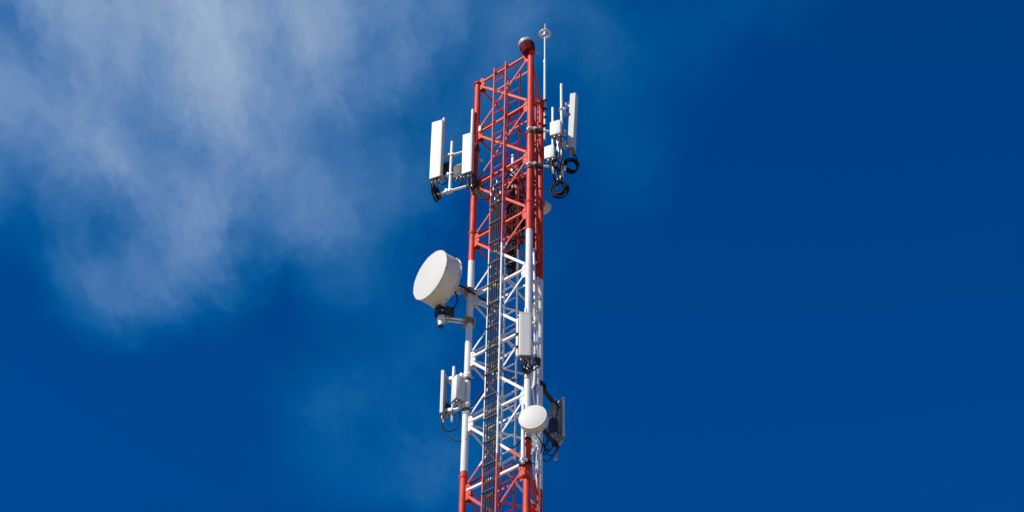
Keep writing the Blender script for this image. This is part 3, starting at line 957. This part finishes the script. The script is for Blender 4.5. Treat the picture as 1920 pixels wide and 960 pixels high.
# ================================================================== lower right antenna on the rear leg
ro_ = (BB - CEN).normalized()
mlr = thing('antenna_mount', V((BB.x, BB.y, zat(BB.x, BB.y, 800))), 'thick arms coloured dark for shade, reaching out right from the rear white leg', 'antenna mount')
end = at(1042, 742, 30.66)
z_hi = zat(BB.x, BB.y, 722)
dirB = (V((end.x, end.y, 0)) - BB).normalized()
for z in (z_hi, z_hi - 1.0):
    a_ = BB + ZUP * z
    MB().tube(a_ + dirB * LR, V((end.x, end.y, z)) + dirB * 0.08, 0.046, 16).build('arm', M_CLAMP, mlr)  # dark steel colour stands in for the shade on these arms
    clampring(BB, z, LR, M_CLAMP, mlr, 'clamp', dirB, 0.12)
pe = V((end.x, end.y, 0))
pipe(pe, z_hi - 1.35, z_hi + 0.14, 0.032, mlr, M_ALU)
for z in (z_hi, z_hi - 1.0):
    clampring(pe, z, 0.032, M_CLAMP, mlr, 'clamp', -dirB, 0.08)
panel(1053.5, 752, 828, 30.80, 0.26, 0.055, -118, 'grey backed panel antenna facing away at lower right', conns=4, poleoff=0.19, back=M_BACK)
radio(at(1036, 770, 30.5), 40, (0.15, 0.13, 0.26), 'grey radio unit behind and right of the small round dish', body=M_BACK, finmat=M_FIN)
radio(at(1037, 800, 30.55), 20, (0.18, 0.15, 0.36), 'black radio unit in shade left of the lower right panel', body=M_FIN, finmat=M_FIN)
for i, pts in enumerate(([(1040, 822), (1036, 840), (1028, 848), (1022, 838), (1018, 822), (1014, 812)],
                         [(1044, 832), (1040, 850), (1030, 864), (1020, 866), (1014, 850)],
                         [(1034, 816), (1026, 830), (1020, 846), (1016, 862), (1012, 870)],
                         [(1046, 834), (1045, 846), (1036, 856), (1026, 852), (1018, 832), (1012, 824)],
                         [(1030, 812), (1024, 826), (1030, 840), (1022, 856), (1014, 846)])):
    cable([at(x, y, 30.55 - .08 * j) for j, (x, y) in enumerate(pts)], 0.011, 'thin dark cable looping from lower right antenna back to the leg', 'looping cables at the lower right antenna')

# ================================================================== light
SUN_AZ, SUN_EL = 57.0, 42.0
sdv = V((-math.sin(R_(SUN_AZ)) * math.cos(R_(SUN_EL)), -math.cos(R_(SUN_AZ)) * math.cos(R_(SUN_EL)), math.sin(R_(SUN_EL))))
sl = bpy.data.lights.new('sun', 'SUN')
sl.energy = 5.0
sl.angle = R_(0.53)
sl.color = (1.0, 0.945, 0.86)
so = bpy.data.objects.new('sun', sl)
COL.objects.link(so)
so.rotation_euler = sdv.to_track_quat('Z', 'Y').to_euler()
so.location = (-40, -20, 60)

# ------------------------------------------------------------------ sky: daylight model plus thin high cloud laid out on a cloud deck
w = bpy.data.worlds.new('World')
S.world = w
w.use_nodes = True
nt = w.node_tree
N, Lk = nt.nodes, nt.links
bg = N['Background']
bg.inputs['Strength'].default_value = 0.10
sky = N.new('ShaderNodeTexSky')
sky.sky_type = 'NISHITA'
sky.sun_disc = False
sky.sun_elevation = R_(SUN_EL)
sky.sun_rotation = R_(180 + SUN_AZ)
sky.air_density = 1.0
sky.dust_density = 0.1
sky.ozone_density = 3.0
sky.altitude = 500


def math_(op, a, b=None, c=None, clamp=False):
    n = N.new('ShaderNodeMath')
    n.operation = op
    n.use_clamp = clamp
    for i, x in enumerate((a, b, c)):
        if x is None:
            continue
        if isinstance(x, (int, float)):
            n.inputs[i].default_value = x
        else:
            Lk.new(x, n.inputs[i])
    return n.outputs[0]


SKY_MUL = (0.0, 0.415, 0.97)
SKY_GAMMA = 1.0
gm = N.new('ShaderNodeGamma')
gm.inputs['Gamma'].default_value = SKY_GAMMA
Lk.new(sky.outputs[0], gm.inputs[0])
deep = N.new('ShaderNodeVectorMath')
deep.operation = 'MULTIPLY'
Lk.new(gm.outputs[0], deep.inputs[0])
deep.inputs[1].default_value = SKY_MUL

tc = N.new('ShaderNodeTexCoord')
sx = N.new('ShaderNodeSeparateXYZ')
Lk.new(tc.outputs['Generated'], sx.inputs[0])
zc = math_('MAXIMUM', sx.outputs['Z'], 0.03)
cu = math_('DIVIDE', sx.outputs['X'], zc)
cv = math_('MULTIPLY', math_('DIVIDE', sx.outputs['Y'], zc), 0.66)
cmb = N.new('ShaderNodeCombineXYZ')
Lk.new(cu, cmb.inputs[0]); Lk.new(cv, cmb.inputs[1])


def noise(vec, scale, detail, rough, dist=0.0, sc=(1, 1, 1), rot=0.0, loc=(0, 0, 0)):
    mp = N.new('ShaderNodeMapping')
    mp.inputs['Scale'].default_value = sc
    mp.inputs['Rotation'].default_value = (0, 0, R_(rot))
    mp.inputs['Location'].default_value = loc
    Lk.new(vec, mp.inputs['Vector'])
    n = N.new('ShaderNodeTexNoise')
    n.inputs['Scale'].default_value = scale
    n.inputs['Detail'].default_value = detail
    n.inputs['Roughness'].default_value = rough
    n.inputs['Distortion'].default_value = dist
    Lk.new(mp.outputs[0], n.inputs['Vector'])
    return n


# domain warp so the wisps curl and fray
def warp(vec, scale, amt, loc, detail=5):
    wn = noise(vec, scale, detail, 0.6, loc=loc)
    wv = N.new('ShaderNodeVectorMath'); wv.operation = 'SUBTRACT'
    Lk.new(wn.outputs['Color'], wv.inputs[0]); wv.inputs[1].default_value = (0.5, 0.5, 0.5)
    ws = N.new('ShaderNodeVectorMath'); ws.operation = 'SCALE'
    Lk.new(wv.outputs[0], ws.inputs[0]); ws.inputs['Scale'].default_value = amt
    wa = N.new('ShaderNodeVectorMath'); wa.operation = 'ADD'
    Lk.new(vec, wa.inputs[0]); Lk.new(ws.outputs[0], wa.inputs[1])
    return wa.outputs[0]


w1 = warp(cmb.outputs[0], 14.0, 0.05, (3.1, 1.7, 0))
w2 = warp(w1, 45.0, 0.022, (0.3, 5.7, 0), 4)
# thickness of the thin cloud: soft overlapping patches on the cloud deck
CLOUD_R = 0.05406
PATCHES = [(-0.3517, 0.5325, 0.047), (-0.3191, 0.5320, 0.231), (-0.2865, 0.5315, 0.345), (-0.2540, 0.5310, 0.139), (-0.2215, 0.5305, 0.299), (-0.1890, 0.5300, 0.343), (-0.1241, 0.5291, 0.370), (-0.0593, 0.5281, 0.156), (0.0054, 0.5272, 0.032), (0.0377, 0.5267, 0.017), (0.1022, 0.5257, 0.013), (0.1666, 0.5248, 0.030), (-0.3422, 0.5571, 0.026), (-0.2757, 0.5561, 0.107), (-0.2425, 0.5556, 0.072), (-0.2093, 0.5551, 0.151), (-0.1761, 0.5546, 0.246), (-0.1430, 0.5541, 0.192), (-0.0768, 0.5531, 0.263), (-0.0107, 0.5521, 0.152), (0.0223, 0.5516, 0.024), (0.0553, 0.5511, 0.057), (0.1212, 0.5501, 0.030), (0.1869, 0.5491, 0.013), (-0.3661, 0.5834, 0.335), (-0.3320, 0.5829, 0.048), (-0.2980, 0.5824, 0.205), (-0.2641, 0.5818, 0.208), (-0.2301, 0.5813, 0.145), (-0.1962, 0.5808, 0.345), (-0.1623, 0.5803, 0.028), (-0.1285, 0.5797, 0.248), (-0.0946, 0.5792, 0.047), (0.0404, 0.5771, 0.018), (0.0741, 0.5766, 0.023), (0.1077, 0.5761, 0.017), (-0.3565, 0.6104, 0.053), (-0.3217, 0.6098, 0.195), (-0.2870, 0.6093, 0.054), (-0.2176, 0.6082, 0.154), (-0.1829, 0.6076, 0.243), (-0.1483, 0.6071, 0.063), (-0.1137, 0.6065, 0.077), (-0.0446, 0.6054, 0.074), (-0.0101, 0.6049, 0.037), (0.0589, 0.6038, 0.032), (-0.3818, 0.6391, 0.126), (-0.3462, 0.6385, 0.056), (-0.3106, 0.6379, 0.158), (-0.2751, 0.6374, 0.345), (-0.2041, 0.6362, 0.175), (-0.1686, 0.6356, 0.099), (-0.1332, 0.6351, 0.027), (-0.0979, 0.6345, 0.070), (-0.0625, 0.6339, 0.028), (0.0786, 0.6316, 0.029), (-0.3722, 0.6686, 0.057), (-0.2994, 0.6674, 0.123), (-0.2267, 0.6662, 0.303), (-0.1904, 0.6656, 0.057), (-0.1541, 0.6650, 0.172), (-0.1179, 0.6644, 0.070), (-0.0817, 0.6638, 0.088), (-0.3244, 0.6989, 0.051), (-0.2499, 0.6976, 0.194), (-0.2127, 0.6970, 0.111), (-0.1385, 0.6957, 0.062), (-0.1014, 0.6951, 0.030), (0.0097, 0.6932, 0.022), (-0.3129, 0.7312, 0.123), (-0.2748, 0.7306, 0.147), (-0.2366, 0.7299, 0.052), (-0.1225, 0.7279, 0.060), (-0.0845, 0.7273, 0.028), (-0.0465, 0.7266, 0.015), (-0.0086, 0.7259, 0.019), (-0.0663, 0.7611, 0.045), (-0.1676, 0.7988, 0.020), (-0.1276, 0.7981, 0.060), (-0.0876, 0.7974, 0.045), (-0.1506, 0.8363, 0.043), (-0.1096, 0.8356, 0.018), (-0.0686, 0.8348, 0.055), (-0.0276, 0.8340, 0.036), (0.0133, 0.8333, 0.052), (-0.1754, 0.8767, 0.019), (-0.1332, 0.8759, 0.041), (-0.0911, 0.8751, 0.062), (-0.0490, 0.8743, 0.079), (0.0351, 0.8727, 0.013), (0.0770, 0.8719, 0.028), (0.1608, 0.8702, 0.021), (0.2444, 0.8686, 0.023), (0.3278, 0.8670, 0.018), (0.3695, 0.8662, 0.014), (0.4111, 0.8654, 0.016)]
acc = None
for (u_, v_, a_) in PATCHES:
    if a_ < 0.016 or (u_ > 0.02 and v_ > 0.76):
        continue
    ds = N.new('ShaderNodeVectorMath'); ds.operation = 'DISTANCE'
    Lk.new(w2, ds.inputs[0]); ds.inputs[1].default_value = (u_, v_, 0)
    mr = N.new('ShaderNodeMapRange'); mr.interpolation_type = 'SMOOTHSTEP'
    mr.inputs['From Min'].default_value = CLOUD_R; mr.inputs['From Max'].default_value = 0.0
    mr.inputs['To Min'].default_value = 0.0; mr.inputs['To Max'].default_value = a_
    Lk.new(ds.outputs['Value'], mr.inputs['Value'])
    acc = mr.outputs[0] if acc is None else math_('ADD', acc, mr.outputs[0])
f1 = noise(w1, 16.0, 7, 0.60, 0.0, sc=(1.0, 0.75, 1), rot=25)
f2 = noise(w2, 48.0, 6, 0.68, 0.2, sc=(1.0, 0.5, 1), rot=-35, loc=(1, 4, 0))
tex = math_('ADD', math_('MULTIPLY', f1.outputs['Fac'], 1.1), math_('MULTIPLY', f2.outputs['Fac'], 0.9))
tx = N.new('ShaderNodeMapRange')
tx.inputs['From Min'].default_value = 0.62; tx.inputs['From Max'].default_value = 1.38
tx.inputs['To Min'].default_value = 0.60; tx.inputs['To Max'].default_value = 1.46
Lk.new(tex, tx.inputs['Value'])
tau = math_('MULTIPLY', math_('MULTIPLY', acc, 0.99), tx.outputs[0])
dens = math_('SUBTRACT', 1.0, math_('POWER', 2.71828, math_('MULTIPLY', tau, -1.0)))
# thin ice cloud scatters blue first, its thick parts turn white
cr_ = math_('MULTIPLY', math_('SUBTRACT', 1.0, math_('POWER', 2.71828, math_('MULTIPLY', math_('MAXIMUM', math_('SUBTRACT', dens, 0.055), 0.0), -6.0))), 5.1)
cc = N.new('ShaderNodeCombineColor')
Lk.new(cr_, cc.inputs[0]); cc.inputs[1].default_value = 6.5
Lk.new(math_('MAXIMUM', math_('SUBTRACT', 12.2, math_('MULTIPLY', dens, 8.5)), 8.3), cc.inputs[2])
mx = N.new('ShaderNodeMix'); mx.data_type = 'RGBA'
Lk.new(dens, mx.inputs['Factor'])
Lk.new(deep.outputs[0], mx.inputs[6])
Lk.new(cc.outputs[0], mx.inputs[7])
Lk.new(mx.outputs[2], bg.inputs['Color'])

S.view_settings.view_transform = 'Standard'
S.view_settings.look = 'None'
S.view_settings.gamma = 1
S.view_settings.exposure = 0.10
S.view_settings.use_curve_mapping = False
S.cycles.max_bounces = 6
S.cycles.use_denoising = True
